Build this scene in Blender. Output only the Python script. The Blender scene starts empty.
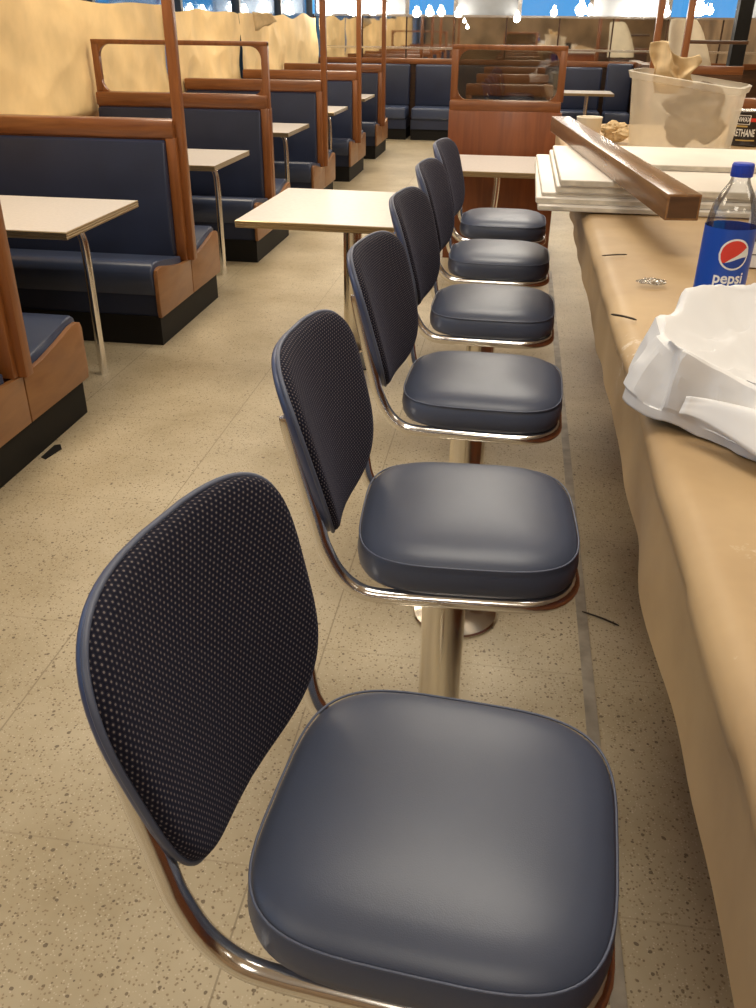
import bpy, bmesh, math, random
from mathutils import Vector, Matrix, noise
random.seed(7)
scene = bpy.context.scene
col = scene.collection
PI = math.pi
CZ = 1.09            # counter height

# ------------------------------------------------------------------ materials
def new_mat(name):
    m = bpy.data.materials.new(name); m.use_nodes = True
    nt = m.node_tree; b = nt.nodes['Principled BSDF']
    return m, nt, b

def N(nt, typ, **kw):
    n = nt.nodes.new(typ)
    for k, v in kw.items():
        if k in n.inputs: n.inputs[k].default_value = v
        else: setattr(n, k, v)
    return n

def L(nt, a, b): nt.links.new(a, b)

def plain(name, c, rough=.5, metal=0, spec=.5, coat=0, var=0.0, vs=8, bump=0.0, bs=60, c2=None):
    m, nt, b = new_mat(name)
    b.inputs['Base Color'].default_value = (*c, 1)
    b.inputs['Roughness'].default_value = rough
    b.inputs['Metallic'].default_value = metal
    b.inputs['Specular IOR Level'].default_value = spec
    b.inputs['Coat Weight'].default_value = coat
    tc = N(nt, 'ShaderNodeTexCoord')
    if var > 0 or c2:
        n = N(nt, 'ShaderNodeTexNoise', Scale=vs, Detail=4.0)
        L(nt, tc.outputs['Object'], n.inputs['Vector'])
        r = N(nt, 'ShaderNodeMix', data_type='RGBA')
        ca = c2 if c2 else tuple(x*(1-var) for x in c)
        r.inputs[6].default_value = (*ca, 1); r.inputs[7].default_value = (*[min(1, x*(1+var)) for x in c], 1)
        mr = N(nt, 'ShaderNodeMapRange'); mr.inputs[1].default_value = .35; mr.inputs[2].default_value = .65
        L(nt, n.outputs['Fac'], mr.inputs[0]); L(nt, mr.outputs[0], r.inputs[0]); L(nt, r.outputs[2], b.inputs['Base Color'])
    if bump > 0:
        n2 = N(nt, 'ShaderNodeTexNoise', Scale=bs, Detail=3.0)
        L(nt, tc.outputs['Object'], n2.inputs['Vector'])
        bp = N(nt, 'ShaderNodeBump', Strength=bump, Distance=.01)
        L(nt, n2.outputs['Fac'], bp.inputs['Height']); L(nt, bp.outputs[0], b.inputs['Normal'])
    return m

def wood(name, c1, c2, rough=.35, scale=(1.5, 14, 14), coat=.2):
    m, nt, b = new_mat(name)
    tc = N(nt, 'ShaderNodeTexCoord'); mp = N(nt, 'ShaderNodeMapping')
    mp.inputs['Scale'].default_value = scale
    L(nt, tc.outputs['Object'], mp.inputs['Vector'])
    n = N(nt, 'ShaderNodeTexNoise', Scale=2.2, Detail=6.0, Distortion=.8)
    L(nt, mp.outputs[0], n.inputs['Vector'])
    r = N(nt, 'ShaderNodeValToRGB')
    r.color_ramp.elements[0].color = (*c1, 1); r.color_ramp.elements[0].position = .3
    r.color_ramp.elements[1].color = (*c2, 1); r.color_ramp.elements[1].position = .72
    L(nt, n.outputs['Fac'], r.inputs[0]); L(nt, r.outputs[0], b.inputs['Base Color'])
    b.inputs['Roughness'].default_value = rough; b.inputs['Coat Weight'].default_value = coat
    b.inputs['Coat Roughness'].default_value = .2
    return m

def thin_glass(name, tint=(1, 1, 1), refl=.1, rough=.02):
    m, nt, b = new_mat(name); nt.nodes.remove(b)
    out = nt.nodes['Material Output']
    t = N(nt, 'ShaderNodeBsdfTransparent'); t.inputs[0].default_value = (*tint, 1)
    g = N(nt, 'ShaderNodeBsdfGlossy'); g.inputs['Roughness'].default_value = rough
    lw = N(nt, 'ShaderNodeLayerWeight', Blend=.25)
    mr = N(nt, 'ShaderNodeMapRange'); mr.inputs[3].default_value = refl; mr.inputs[4].default_value = .8
    L(nt, lw.outputs['Fresnel'], mr.inputs[0])
    mx = N(nt, 'ShaderNodeMixShader')
    L(nt, mr.outputs[0], mx.inputs[0]); L(nt, t.outputs[0], mx.inputs[1]); L(nt, g.outputs[0], mx.inputs[2])
    L(nt, mx.outputs[0], out.inputs[0])
    return m

def emis(name, c, s):
    m, nt, b = new_mat(name)
    b.inputs['Base Color'].default_value = (*c, 1)
    b.inputs['Emission Color'].default_value = (*c, 1); b.inputs['Emission Strength'].default_value = s
    return m

def m_floor():
    m, nt, b = new_mat('terrazzo')
    tc = N(nt, 'ShaderNodeTexCoord'); P = tc.outputs['Object']
    # broad discolouration
    n = N(nt, 'ShaderNodeTexNoise', Scale=1.3, Detail=5.0, Roughness=.65); L(nt, P, n.inputs['Vector'])
    base = N(nt, 'ShaderNodeValToRGB')
    e = base.color_ramp.elements
    e[0].position = .3; e[0].color = (.36, .285, .17, 1)
    e[1].position = .68; e[1].color = (.56, .475, .335, 1)
    L(nt, n.outputs['Fac'], base.inputs[0])
    cur = base.outputs[0]
    def chips(scale, thr, colr, cur, keep):
        v = N(nt, 'ShaderNodeTexVoronoi', Scale=scale); v.inputs['Randomness'].default_value = 1
        L(nt, P, v.inputs['Vector'])
        nz = N(nt, 'ShaderNodeTexNoise', Scale=scale*1.3, Detail=2.0); L(nt, P, nz.inputs['Vector'])
        sb = N(nt, 'ShaderNodeMath', operation='ADD'); L(nt, v.outputs['Distance'], sb.inputs[0])
        ms = N(nt, 'ShaderNodeMath', operation='MULTIPLY'); ms.inputs[1].default_value = .5
        L(nt, nz.outputs['Fac'], ms.inputs[0]); L(nt, ms.outputs[0], sb.inputs[1])
        lt = N(nt, 'ShaderNodeMath', operation='LESS_THAN'); lt.inputs[1].default_value = thr
        L(nt, sb.outputs[0], lt.inputs[0])
        sc = N(nt, 'ShaderNodeSeparateColor'); L(nt, v.outputs['Color'], sc.inputs[0])
        gt = N(nt, 'ShaderNodeMath', operation='LESS_THAN'); gt.inputs[1].default_value = keep
        L(nt, sc.outputs[0], gt.inputs[0])
        ml = N(nt, 'ShaderNodeMath', operation='MULTIPLY'); L(nt, lt.outputs[0], ml.inputs[0]); L(nt, gt.outputs[0], ml.inputs[1])
        m2 = N(nt, 'ShaderNodeMath', operation='MULTIPLY'); m2.inputs[1].default_value = .8; L(nt, ml.outputs[0], m2.inputs[0])
        mx = N(nt, 'ShaderNodeMix', data_type='RGBA'); mx.inputs[7].default_value = (*colr, 1)
        L(nt, m2.outputs[0], mx.inputs[0]); L(nt, cur, mx.inputs[6])
        return mx.outputs[2]
    cur = chips(150, .50, (.60, .52, .38), cur, .45)
    cur = chips(115, .53, (.25, .18, .10), cur, .55)
    cur = chips(75, .47, (.15, .105, .06), cur, .40)
    cur = chips(44, .43, (.11, .075, .045), cur, .36)
    # tile joints
    sx = N(nt, 'ShaderNodeSeparateXYZ'); L(nt, P, sx.inputs[0])
    masks = []
    for out, off in ((sx.outputs[0], .436), (sx.outputs[1], -1.955)):
        a = N(nt, 'ShaderNodeMath', operation='ADD'); a.inputs[1].default_value = off + .757*40
        L(nt, out, a.inputs[0])
        d = N(nt, 'ShaderNodeMath', operation='DIVIDE'); d.inputs[1].default_value = .757; L(nt, a.outputs[0], d.inputs[0])
        w = N(nt, 'ShaderNodeMath', operation='PINGPONG'); w.inputs[1].default_value = .5; L(nt, d.outputs[0], w.inputs[0])
        lt = N(nt, 'ShaderNodeMath', operation='LESS_THAN'); lt.inputs[1].default_value = .0028; L(nt, w.outputs[0], lt.inputs[0])
        sc_ = N(nt, 'ShaderNodeMath', operation='MULTIPLY'); sc_.inputs[1].default_value = 1.0 if len(masks) == 0 else .45; L(nt, lt.outputs[0], sc_.inputs[0])
        masks.append(sc_)
    mxm = N(nt, 'ShaderNodeMath', operation='MAXIMUM'); L(nt, masks[0].outputs[0], mxm.inputs[0]); L(nt, masks[1].outputs[0], mxm.inputs[1])
    mm = N(nt, 'ShaderNodeMath', operation='MULTIPLY'); mm.inputs[1].default_value = .62; L(nt, mxm.outputs[0], mm.inputs[0])
    mx = N(nt, 'ShaderNodeMix', data_type='RGBA'); mx.inputs[7].default_value = (.2, .15, .09, 1)
    L(nt, mm.outputs[0], mx.inputs[0]); L(nt, cur, mx.inputs[6])
    L(nt, mx.outputs[2], b.inputs['Base Color'])
    n2 = N(nt, 'ShaderNodeTexNoise', Scale=3.0, Detail=4.0); L(nt, P, n2.inputs['Vector'])
    mr = N(nt, 'ShaderNodeMapRange'); mr.inputs[3].default_value = .28; mr.inputs[4].default_value = .5
    L(nt, n2.outputs['Fac'], mr.inputs[0]); L(nt, mr.outputs[0], b.inputs['Roughness'])
    b.inputs['Specular IOR Level'].default_value = .4
    return m

def m_fabric():
    m, nt, b = new_mat('dotted_fabric')
    tc = N(nt, 'ShaderNodeTexCoord'); sp = N(nt, 'ShaderNodeSeparateXYZ'); L(nt, tc.outputs['UV'], sp.inputs[0])
    def M(op, a, bb=None):
        n = N(nt, 'ShaderNodeMath', operation=op)
        for i, x in enumerate((a, bb)):
            if x is None: continue
            if isinstance(x, (int, float)): n.inputs[i].default_value = x
            else: L(nt, x, n.inputs[i])
        return n.outputs[0]
    u = M('DIVIDE', sp.outputs[0], .0080); v = M('DIVIDE', sp.outputs[1], .0060)
    row = M('FLOOR', v); odd = M('MODULO', M('ADD', row, 1000.0), 2.0)
    u2 = M('ADD', M('ADD', u, 1000.0), M('MULTIPLY', odd, .5))
    fx = M('SUBTRACT', M('FRACT', u2), .5); fy = M('SUBTRACT', M('FRACT', M('ADD', v, 1000.0)), .5)
    d = M('SQRT', M('ADD', M('POWER', M('MULTIPLY', fx, 1.0), 2.0), M('POWER', M('MULTIPLY', fy, .75), 2.0)))
    mask = M('LESS_THAN', d, .17)
    ring = M('LESS_THAN', d, .36)
    w = N(nt, 'ShaderNodeTexNoise', Scale=500.0); L(nt, tc.outputs['Object'], w.inputs['Vector'])
    c = N(nt, 'ShaderNodeMix', data_type='RGBA')
    c.inputs[6].default_value = (.006, .0065, .015, 1); c.inputs[7].default_value = (.015, .014, .026, 1)
    L(nt, ring, c.inputs[0])
    c1 = N(nt, 'ShaderNodeMix', data_type='RGBA'); c1.inputs[7].default_value = (.17, .145, .145, 1)
    L(nt, M('MULTIPLY', mask, .85), c1.inputs[0]); L(nt, c.outputs[2], c1.inputs[6]); L(nt, c1.outputs[2], b.inputs['Base Color'])
    b.inputs['Roughness'].default_value = .85
    b.inputs['Sheen Weight'].default_value = .04; b.inputs['Specular IOR Level'].default_value = .15; b.inputs['Sheen Tint'].default_value = (.45, .5, .9, 1)
    bp = N(nt, 'ShaderNodeBump', Strength=.35, Distance=.002); L(nt, M('SUBTRACT', 1.0, d), bp.inputs['Height']); L(nt, bp.outputs[0], b.inputs['Normal'])
    return m

def m_counter_paper():
    m, nt, b = new_mat('kraft_paper')
    tc = N(nt, 'ShaderNodeTexCoord'); P = tc.outputs['Object']
    n = N(nt, 'ShaderNodeTexNoise', Scale=2.4, Detail=5.0, Roughness=.6); L(nt, P, n.inputs['Vector'])
    r = N(nt, 'ShaderNodeValToRGB'); e = r.color_ramp.elements
    e[0].position = .3; e[0].color = (.36, .235, .118, 1); e[1].position = .7; e[1].color = (.52, .36, .185, 1)
    L(nt, n.outputs['Fac'], r.inputs[0])
    # chalky scuffs in a few places
    n2 = N(nt, 'ShaderNodeTexNoise', Scale=26.0, Detail=6.0, Roughness=.7); L(nt, P, n2.inputs['Vector'])
    n3 = N(nt, 'ShaderNodeTexNoise', Scale=3.2, Detail=1.0); L(nt, P, n3.inputs['Vector'])
    ml = N(nt, 'ShaderNodeMath', operation='MULTIPLY'); L(nt, n2.outputs['Fac'], ml.inputs[0]); L(nt, n3.outputs['Fac'], ml.inputs[1])
    mr = N(nt, 'ShaderNodeMapRange'); mr.inputs[1].default_value = .385; mr.inputs[2].default_value = .47; mr.inputs[4].default_value = .6
    L(nt, ml.outputs[0], mr.inputs[0])
    mx = N(nt, 'ShaderNodeMix', data_type='RGBA'); mx.inputs[7].default_value = (.75, .68, .56, 1)
    L(nt, mr.outputs[0], mx.inputs[0]); L(nt, r.outputs[0], mx.inputs[6]); L(nt, mx.outputs[2], b.inputs['Base Color'])
    b.inputs['Roughness'].default_value = .55
    return m

M = {}
M['floor'] = m_floor()
M['fabric'] = m_fabric()
M['kraft'] = m_counter_paper()
M['wallpaper'] = plain('window_paper', (.74, .53, .26), .7, var=.13, vs=2.5)
M['seat'] = plain('seat_vinyl', (.066, .080, .126), .40, spec=.6, var=.05, vs=5, bump=.06, bs=700)
M['piping'] = plain('piping_vinyl', (.085, .10, .155), .45)
M['shell'] = plain('shell_vinyl', (.055, .075, .16), .38, spec=.6)
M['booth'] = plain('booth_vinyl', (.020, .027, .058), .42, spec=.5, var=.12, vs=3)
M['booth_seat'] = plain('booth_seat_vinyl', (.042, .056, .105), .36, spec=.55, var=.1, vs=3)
M['chrome'] = plain('chrome', (.92, .91, .90), .17, metal=1)
M['column'] = plain('column_chrome', (.82, .78, .70), .18, metal=1)
M['dark_metal'] = plain('dark_metal', (.10, .095, .09), .35, metal=.8)
M['black'] = plain('black_kick', (.010, .009, .008), .6, spec=.2)
M['wood'] = wood('cherry_wood', (.18, .056, .013), (.29, .102, .028), scale=(12, 12, 1.2))
M['wood_h'] = wood('cherry_wood_rail', (.14, .042, .011), (.26, .092, .026), scale=(1.2, 14, 14))
M['wood_panel'] = wood('cherry_panel', (.20, .080, .026), (.29, .130, .046), scale=(8, 1.5, 6), rough=.4)
M['wood_dark'] = wood('dark_wood', (.05, .02, .008), (.10, .042, .016))
M['wood_red'] = wood('partition_wood', (.165, .042, .009), (.25, .072, .017), scale=(10, 10, 1.0))
M['beam'] = wood('beam_wood', (.15, .07, .026), (.30, .155, .066), scale=(14, .9, 14), rough=.26, coat=.4)
M['laminate'] = plain('laminate', (.70, .645, .60), .3, spec=.5, var=.04, vs=60)
M['edge'] = plain('brass_edge', (.42, .32, .19), .3, metal=.85)
M['edge_dark'] = plain('dark_edge', (.07, .042, .025), .35)
M['board'] = plain('white_board', (.80, .74, .66), .4, var=.05, vs=4)
M['board_edge'] = plain('board_edge', (.60, .54, .44), .6, var=.2, vs=20)
M['paper_white'] = plain('white_paper', (.74, .735, .74), .6, var=.02, vs=9)
M['strip'] = plain('strip', (.29, .25, .195), .45, var=.25, vs=14)
M['ceiling'] = plain('ceiling_paint', (.78, .72, .62), .8, var=.03)
M['wall'] = plain('wall_paint', (.32, .215, .12), .7, var=.35, vs=1.4)
M['mirror'] = plain('mirror', (.80, .78, .74), .03, metal=1)
M['glass'] = thin_glass('pane_glass', (.86, .92, .95), .10)
M['smoke_glass'] = thin_glass('tinted_glass', (.62, .58, .52), .12)
M['bulb'] = emis('glare_glow', (1, .93, .80), 30)
M['panel_glow'] = emis('lamp_diffuser', (1, .84, .60), 7)
M['cap_blue'] = plain('cap_blue', (.015, .05, .42), .35)
M['label_blue'] = plain('label_blue', (.012, .075, .46), .35)
M['white'] = plain('white_print', (.9, .9, .88), .5)
M['red'] = plain('red_print', (.75, .05, .03), .45)
M['blue_deep'] = plain('blue_print', (.01, .05, .33), .45)
M['gold'] = plain('gold_print', (.55, .38, .12), .5)
M['can_black'] = plain('can_black', (.022, .013, .010), .35)
M['can_lid'] = plain('can_lid', (.75, .73, .70), .25, metal=.9)
M['plastic'] = thin_glass('clear_plastic', (.93, .95, .97), .07, .08)
M['cream'] = plain('cream_cup', (.78, .70, .56), .5)
M['rag'] = plain('tan_paper', (.62, .46, .26), .8, var=.12, vs=14)
M['grey_paper'] = plain('grey_brown_paper', (.19, .145, .105), .8, var=.25, vs=10)
M['pale_cover'] = plain('pale_cover', (.80, .70, .52), .6, var=.05)
M['blind'] = plain('glare_panel', (.40, .42, .45), .7, var=.1, vs=3)
M['ink'] = plain('dark_ink', (.03, .03, .03), .6)
M['splinter'] = plain('splinter', (.04, .025, .015), .7)
def m_tub():
    m, nt, b = new_mat('cloudy_plastic'); out = nt.nodes['Material Output']
    b.inputs['Base Color'].default_value = (.84, .78, .66, 1); b.inputs['Roughness'].default_value = .3
    t = N(nt, 'ShaderNodeBsdfTransparent'); t.inputs[0].default_value = (.97, .95, .9, 1)
    tc = N(nt, 'ShaderNodeTexCoord'); n = N(nt, 'ShaderNodeTexNoise', Scale=6.0, Detail=3.0); L(nt, tc.outputs['Object'], n.inputs['Vector'])
    mr = N(nt, 'ShaderNodeMapRange'); mr.inputs[3].default_value = .32; mr.inputs[4].default_value = .62
    L(nt, n.outputs['Fac'], mr.inputs[0])
    mx = N(nt, 'ShaderNodeMixShader'); L(nt, mr.outputs[0], mx.inputs[0]); L(nt, t.outputs[0], mx.inputs[1]); L(nt, b.outputs[0], mx.inputs[2])
    L(nt, mx.outputs[0], out.inputs[0])
    return m
M['tub'] = m_tub()

# ------------------------------------------------------------------ mesh helpers
class B:
    def __init__(s): s.bm = bmesh.new()
    def box(s, x0, x1, y0, y1, z0, z1, bev=0, seg=2):
        r = bmesh.ops.create_cube(s.bm, size=1)
        vs = r['verts']
        for v in vs:
            v.co = Vector((x0 if v.co.x < 0 else x1, y0 if v.co.y < 0 else y1, z0 if v.co.z < 0 else z1))
        if bev > 0:
            ed = list({e for v in vs for e in v.link_edges})
            bmesh.ops.bevel(s.bm, geom=ed, offset=bev, segments=seg, profile=.5, affect='EDGES')
        return s
    def loft(s, rings, closed=True, cap0=True, cap1=True):
        R = [[s.bm.verts.new(p) for p in ring] for ring in rings]
        n = len(R[0])
        for a, b in zip(R[:-1], R[1:]):
            for i in range(n if closed else n-1):
                j = (i+1) % n
                s.bm.faces.new((a[i], a[j], b[j], b[i]))
        if closed and cap0: s.bm.faces.new(R[0][::-1])
        if closed and cap1: s.bm.faces.new(R[-1])
        return s
    def tube(s, pts, r, n=12, closed=False, caps=True, flat=1.0):
        pts = [Vector(p) for p in pts]; m = len(pts); rings = []
        up = None
        for i, p in enumerate(pts):
            if closed: t = (pts[(i+1) % m]-pts[i-1]).normalized()
            else: t = (pts[min(i+1, m-1)]-pts[max(i-1, 0)]).normalized()
            if up is None:
                up = Vector((0, 0, 1)) if abs(t.z) < .9 else Vector((0, 1, 0))
            a = (up - t*up.dot(t)).normalized(); up = a; bb = t.cross(a)
            rr = r[i] if isinstance(r, (list, tuple)) else r
            rings.append([p + a*math.cos(2*PI*k/n)*rr*flat + bb*math.sin(2*PI*k/n)*rr for k in range(n)])
        if closed: rings.append(rings[0]); 
        s.loft(rings, True, caps and not closed, caps and not closed)
        if closed: bmesh.ops.remove_doubles(s.bm, verts=s.bm.verts, dist=1e-6)
        return s
    def lathe(s, prof, cx=0, cy=0, n=40):
        rings = [[(cx+max(r, 1e-4)*math.cos(2*PI*k/n), cy+max(r, 1e-4)*math.sin(2*PI*k/n), z) for k in range(n)] for r, z in prof]
        return s.loft(rings)
    def prism(s, poly, axis, a, b, bev=0):
        def P(q, t):
            return {'x': (t, q[0], q[1]), 'y': (q[0], t, q[1]), 'z': (q[0], q[1], t)}[axis]
        v0 = [s.bm.verts.new(P(q, a)) for q in poly]; v1 = [s.bm.verts.new(P(q, b)) for q in poly]
        n = len(poly); fs = []
        for i in range(n):
            j = (i+1) % n; s.bm.faces.new((v0[i], v0[j], v1[j], v1[i]))
        f0 = s.bm.faces.new(v0[::-1]); f1 = s.bm.faces.new(v1)
        if bev > 0:
            bmesh.ops.bevel(s.bm, geom=list(f0.edges)+list(f1.edges), offset=bev, segments=3, profile=.5, affect='EDGES')
        return s
    def grid(s, fn, nu, nv, wrap=False):
        V = [[s.bm.verts.new(fn(i/(nu if wrap else nu-1), j/(nv-1))) for j in range(nv)] for i in range(nu)]
        for i in range(nu if wrap else nu-1):
            k = (i+1) % nu
            for j in range(nv-1):
                s.bm.faces.new((V[i][j], V[k][j], V[k][j+1], V[i][j+1]))
        return s
    def build(s, name, mat, parent=None, ang=40, smooth=True, flip=False):
        bmesh.ops.recalc_face_normals(s.bm, faces=s.bm.faces)
        me = bpy.data.meshes.new(name); s.bm.to_mesh(me); s.bm.free()
        me.materials.append(mat)
        if smooth:
            me.shade_smooth(); me.set_sharp_from_angle(angle=math.radians(ang))
        o = bpy.data.objects.new(name, me); col.objects.link(o)
        if parent: o.parent = parent
        return o

def tag(o, label, cat, group=None, kind=None):
    o['label'] = label; o['category'] = cat
    if group: o['group'] = group
    if kind: o['kind'] = kind
    return o
def thing(name, label, cat, loc=(0, 0, 0), rz=0, group=None):
    o = bpy.data.objects.new(name, None); o.empty_display_size = .1; col.objects.link(o)
    o.location = loc; o.rotation_euler = (0, 0, rz)
    return tag(o, label, cat, group)
def struct(o): o['kind'] = 'structure'; return o
def copy_tree(o, parent=None):
    c = o.copy(); col.objects.link(c)
    if parent: c.parent = parent
    for ch in list(o.children): copy_tree(ch, c)
    return c
def solid(o, t):
    m = o.modifiers.new('thick', 'SOLIDIFY'); m.thickness = t; m.offset = 0
    return o
def smooth_path(pts, n=6):
    P = [Vector(p) for p in pts]; out = []
    for i in range(len(P)-1):
        p0, p1, p2, p3 = P[max(i-1, 0)], P[i], P[i+1], P[min(i+2, len(P)-1)]
        for k in range(n):
            t = k/n
            out.append(.5*((2*p1)+(p2-p0)*t+(2*p0-5*p1+4*p2-p3)*t*t+(3*p1-p0-3*p2+p3)*t**3))
    out.append(P[-1]); return out
def superell(a, b, n, k, K):
    th = 2*PI*k/K; c, s_ = math.cos(th), math.sin(th)
    return (a*math.copysign(abs(c)**(2/n), c), b*math.copysign(abs(s_)**(2/n), s_))
def text_mesh(body, size, sx=1.0, bold=0.0, align='CENTER'):
    cu = bpy.data.curves.new('t', 'FONT'); cu.body = body; cu.size = size; cu.align_x = align; cu.align_y = 'CENTER'
    cu.offset = bold; cu.resolution_u = 3
    o = bpy.data.objects.new('t', cu); col.objects.link(o)
    dg = bpy.context.evaluated_depsgraph_get(); dg.update()
    me = bpy.data.meshes.new_from_object(o.evaluated_get(dg))
    vs = [(v.co.x*sx, v.co.y) for v in me.vertices]; fs = [tuple(p.vertices) for p in me.polygons]
    bpy.data.objects.remove(o); bpy.data.curves.remove(cu); bpy.data.meshes.remove(me)
    return vs, fs
def mapped(name, vs, fs, fn, mat, parent, cuts=0):
    bm = bmesh.new(); V = [bm.verts.new((x, y, 0)) for x, y in vs]
    for f in fs:
        try: bm.faces.new([V[i] for i in f])
        except ValueError: pass
    if cuts:
        bmesh.ops.triangulate(bm, faces=bm.faces)
        bmesh.ops.subdivide_edges(bm, edges=bm.edges, cuts=cuts, use_grid_fill=True)
    for v in bm.verts: v.co = Vector(fn(v.co.x, v.co.y))
    me = bpy.data.meshes.new(name); bm.to_mesh(me); bm.free(); me.materials.append(mat)
    o = bpy.data.objects.new(name, me); col.objects.link(o)
    if parent: o.parent = parent
    return o

# ------------------------------------------------------------------ room shell
X0, X1, Y0, Y1, ZC = -3.32, 4.4, -2.6, 15.3, 2.78
struct(B().box(X0-.2, X1+.2, Y0-.2, Y1+.2, -.1, 0).build('floor', M['floor'], smooth=False))
struct(B().box(X0-.2, X1+.2, Y0-.2, Y1+.2, ZC, ZC+.1).build('ceiling', M['ceiling'], smooth=False))
b = B().box(X0-.15, X0, Y0, Y1, 0, 1.0).box(X0-.15, X0, Y0, Y1, 2.5, ZC)
struct(b.build('wall_left', M['wall'], smooth=False))
struct(B().box(X1, X1+.15, Y0, Y1, 0, ZC).build('wall_right', M['wall'], smooth=False))
struct(B().box(X0-.15, X1+.15, Y0-.15, Y0, 0, ZC).build('wall_front', M['wall'], smooth=False))
b = B().box(X0-.15, X1+.15, Y1, Y1+.15, 0, 1.74).box(X0-.15, X1+.15, Y1, Y1+.15, 2.5, ZC)
struct(b.build('wall_back', M['wood_dark'], smooth=False))
# left window band (blue evening outside), one window per bay with its frame
NB = 9; wy = (Y1-Y0)/NB
for i in range(NB):
    a = Y0+i*wy
    w = struct(B().box(X0-.09, X0-.08, a+.03, a+wy-.03, 1.0, 2.5).build('window_%d' % (i+1), M['glass'], smooth=False))
    fr = B().box(X0-.12, X0-.03, a, a+.03, 1.0, 2.5).box(X0-.12, X0-.03, a+wy-.03, a+wy, 1.0, 2.5)
    fr.build('window_frame', M['dark_metal'], w, smooth=False)
xs = [-3.32, -1.85, -1.1, -.12, .95, 2.1, 3.2, 4.4]
for i in range(7):
    a, c = xs[i], xs[i+1]
    w = struct(B().box(a+.03, c-.03, Y1+.06, Y1+.07, 1.74, 2.5).build('window_%d' % (NB+1+i), M['glass'], smooth=False))
    fr = B().box(a, a+.03, Y1+.02, Y1+.12, 1.74, 2.5).box(c-.03, c, Y1+.02, Y1+.12, 1.74, 2.5)
    fr.build('window_frame', M['chrome'], w, smooth=False)
# chrome rails of the mirror wall, wood rail under it
struct(B().box(X0, X1, Y1-.05, Y1, 1.715, 1.745).build('trim_1', M['chrome'], smooth=False))
struct(B().box(X0, X1, Y1-.06, Y1, 1.27, 1.30, .004).build('trim_2', M['chrome'], smooth=False))
struct(B().box(X0, X1, Y1-.08, Y1, 1.06, 1.14, .01).build('trim_3', M['wood_h']))
# floor divider strip beside the stools
struct(B().box(.305, .337, Y0, 6.6, 0, .0025).build('trim_4', M['strip'], smooth=False))
mirror_lab = ['in the far left corner', 'second from the left corner', 'behind the fifth ceiling post',
              'left of the glazed wooden partition', 'straight behind the glazed wooden partition', 'right of the glazed wooden partition',
              'above the right-hand corner bench', 'behind the twin wooden posts', 'far right beside the black pillar']
mx_ = [-3.3, -2.55, -1.85, -1.1, -.3, .5, 1.3, 2.1, 2.9, 3.9]
for i in range(9):
    b = B().box(mx_[i]+.012, mx_[i+1]-.012, Y1-.02, Y1-.003, 1.30, 1.715).box(mx_[i]+.012, mx_[i+1]-.012, Y1-.02, Y1-.003, 1.14, 1.27)
    tag(b.build('wall_mirror', M['mirror'], smooth=False), 'mirror panel on the back wall, ' + mirror_lab[i], 'mirror', 'mirror panels along the back wall')

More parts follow.
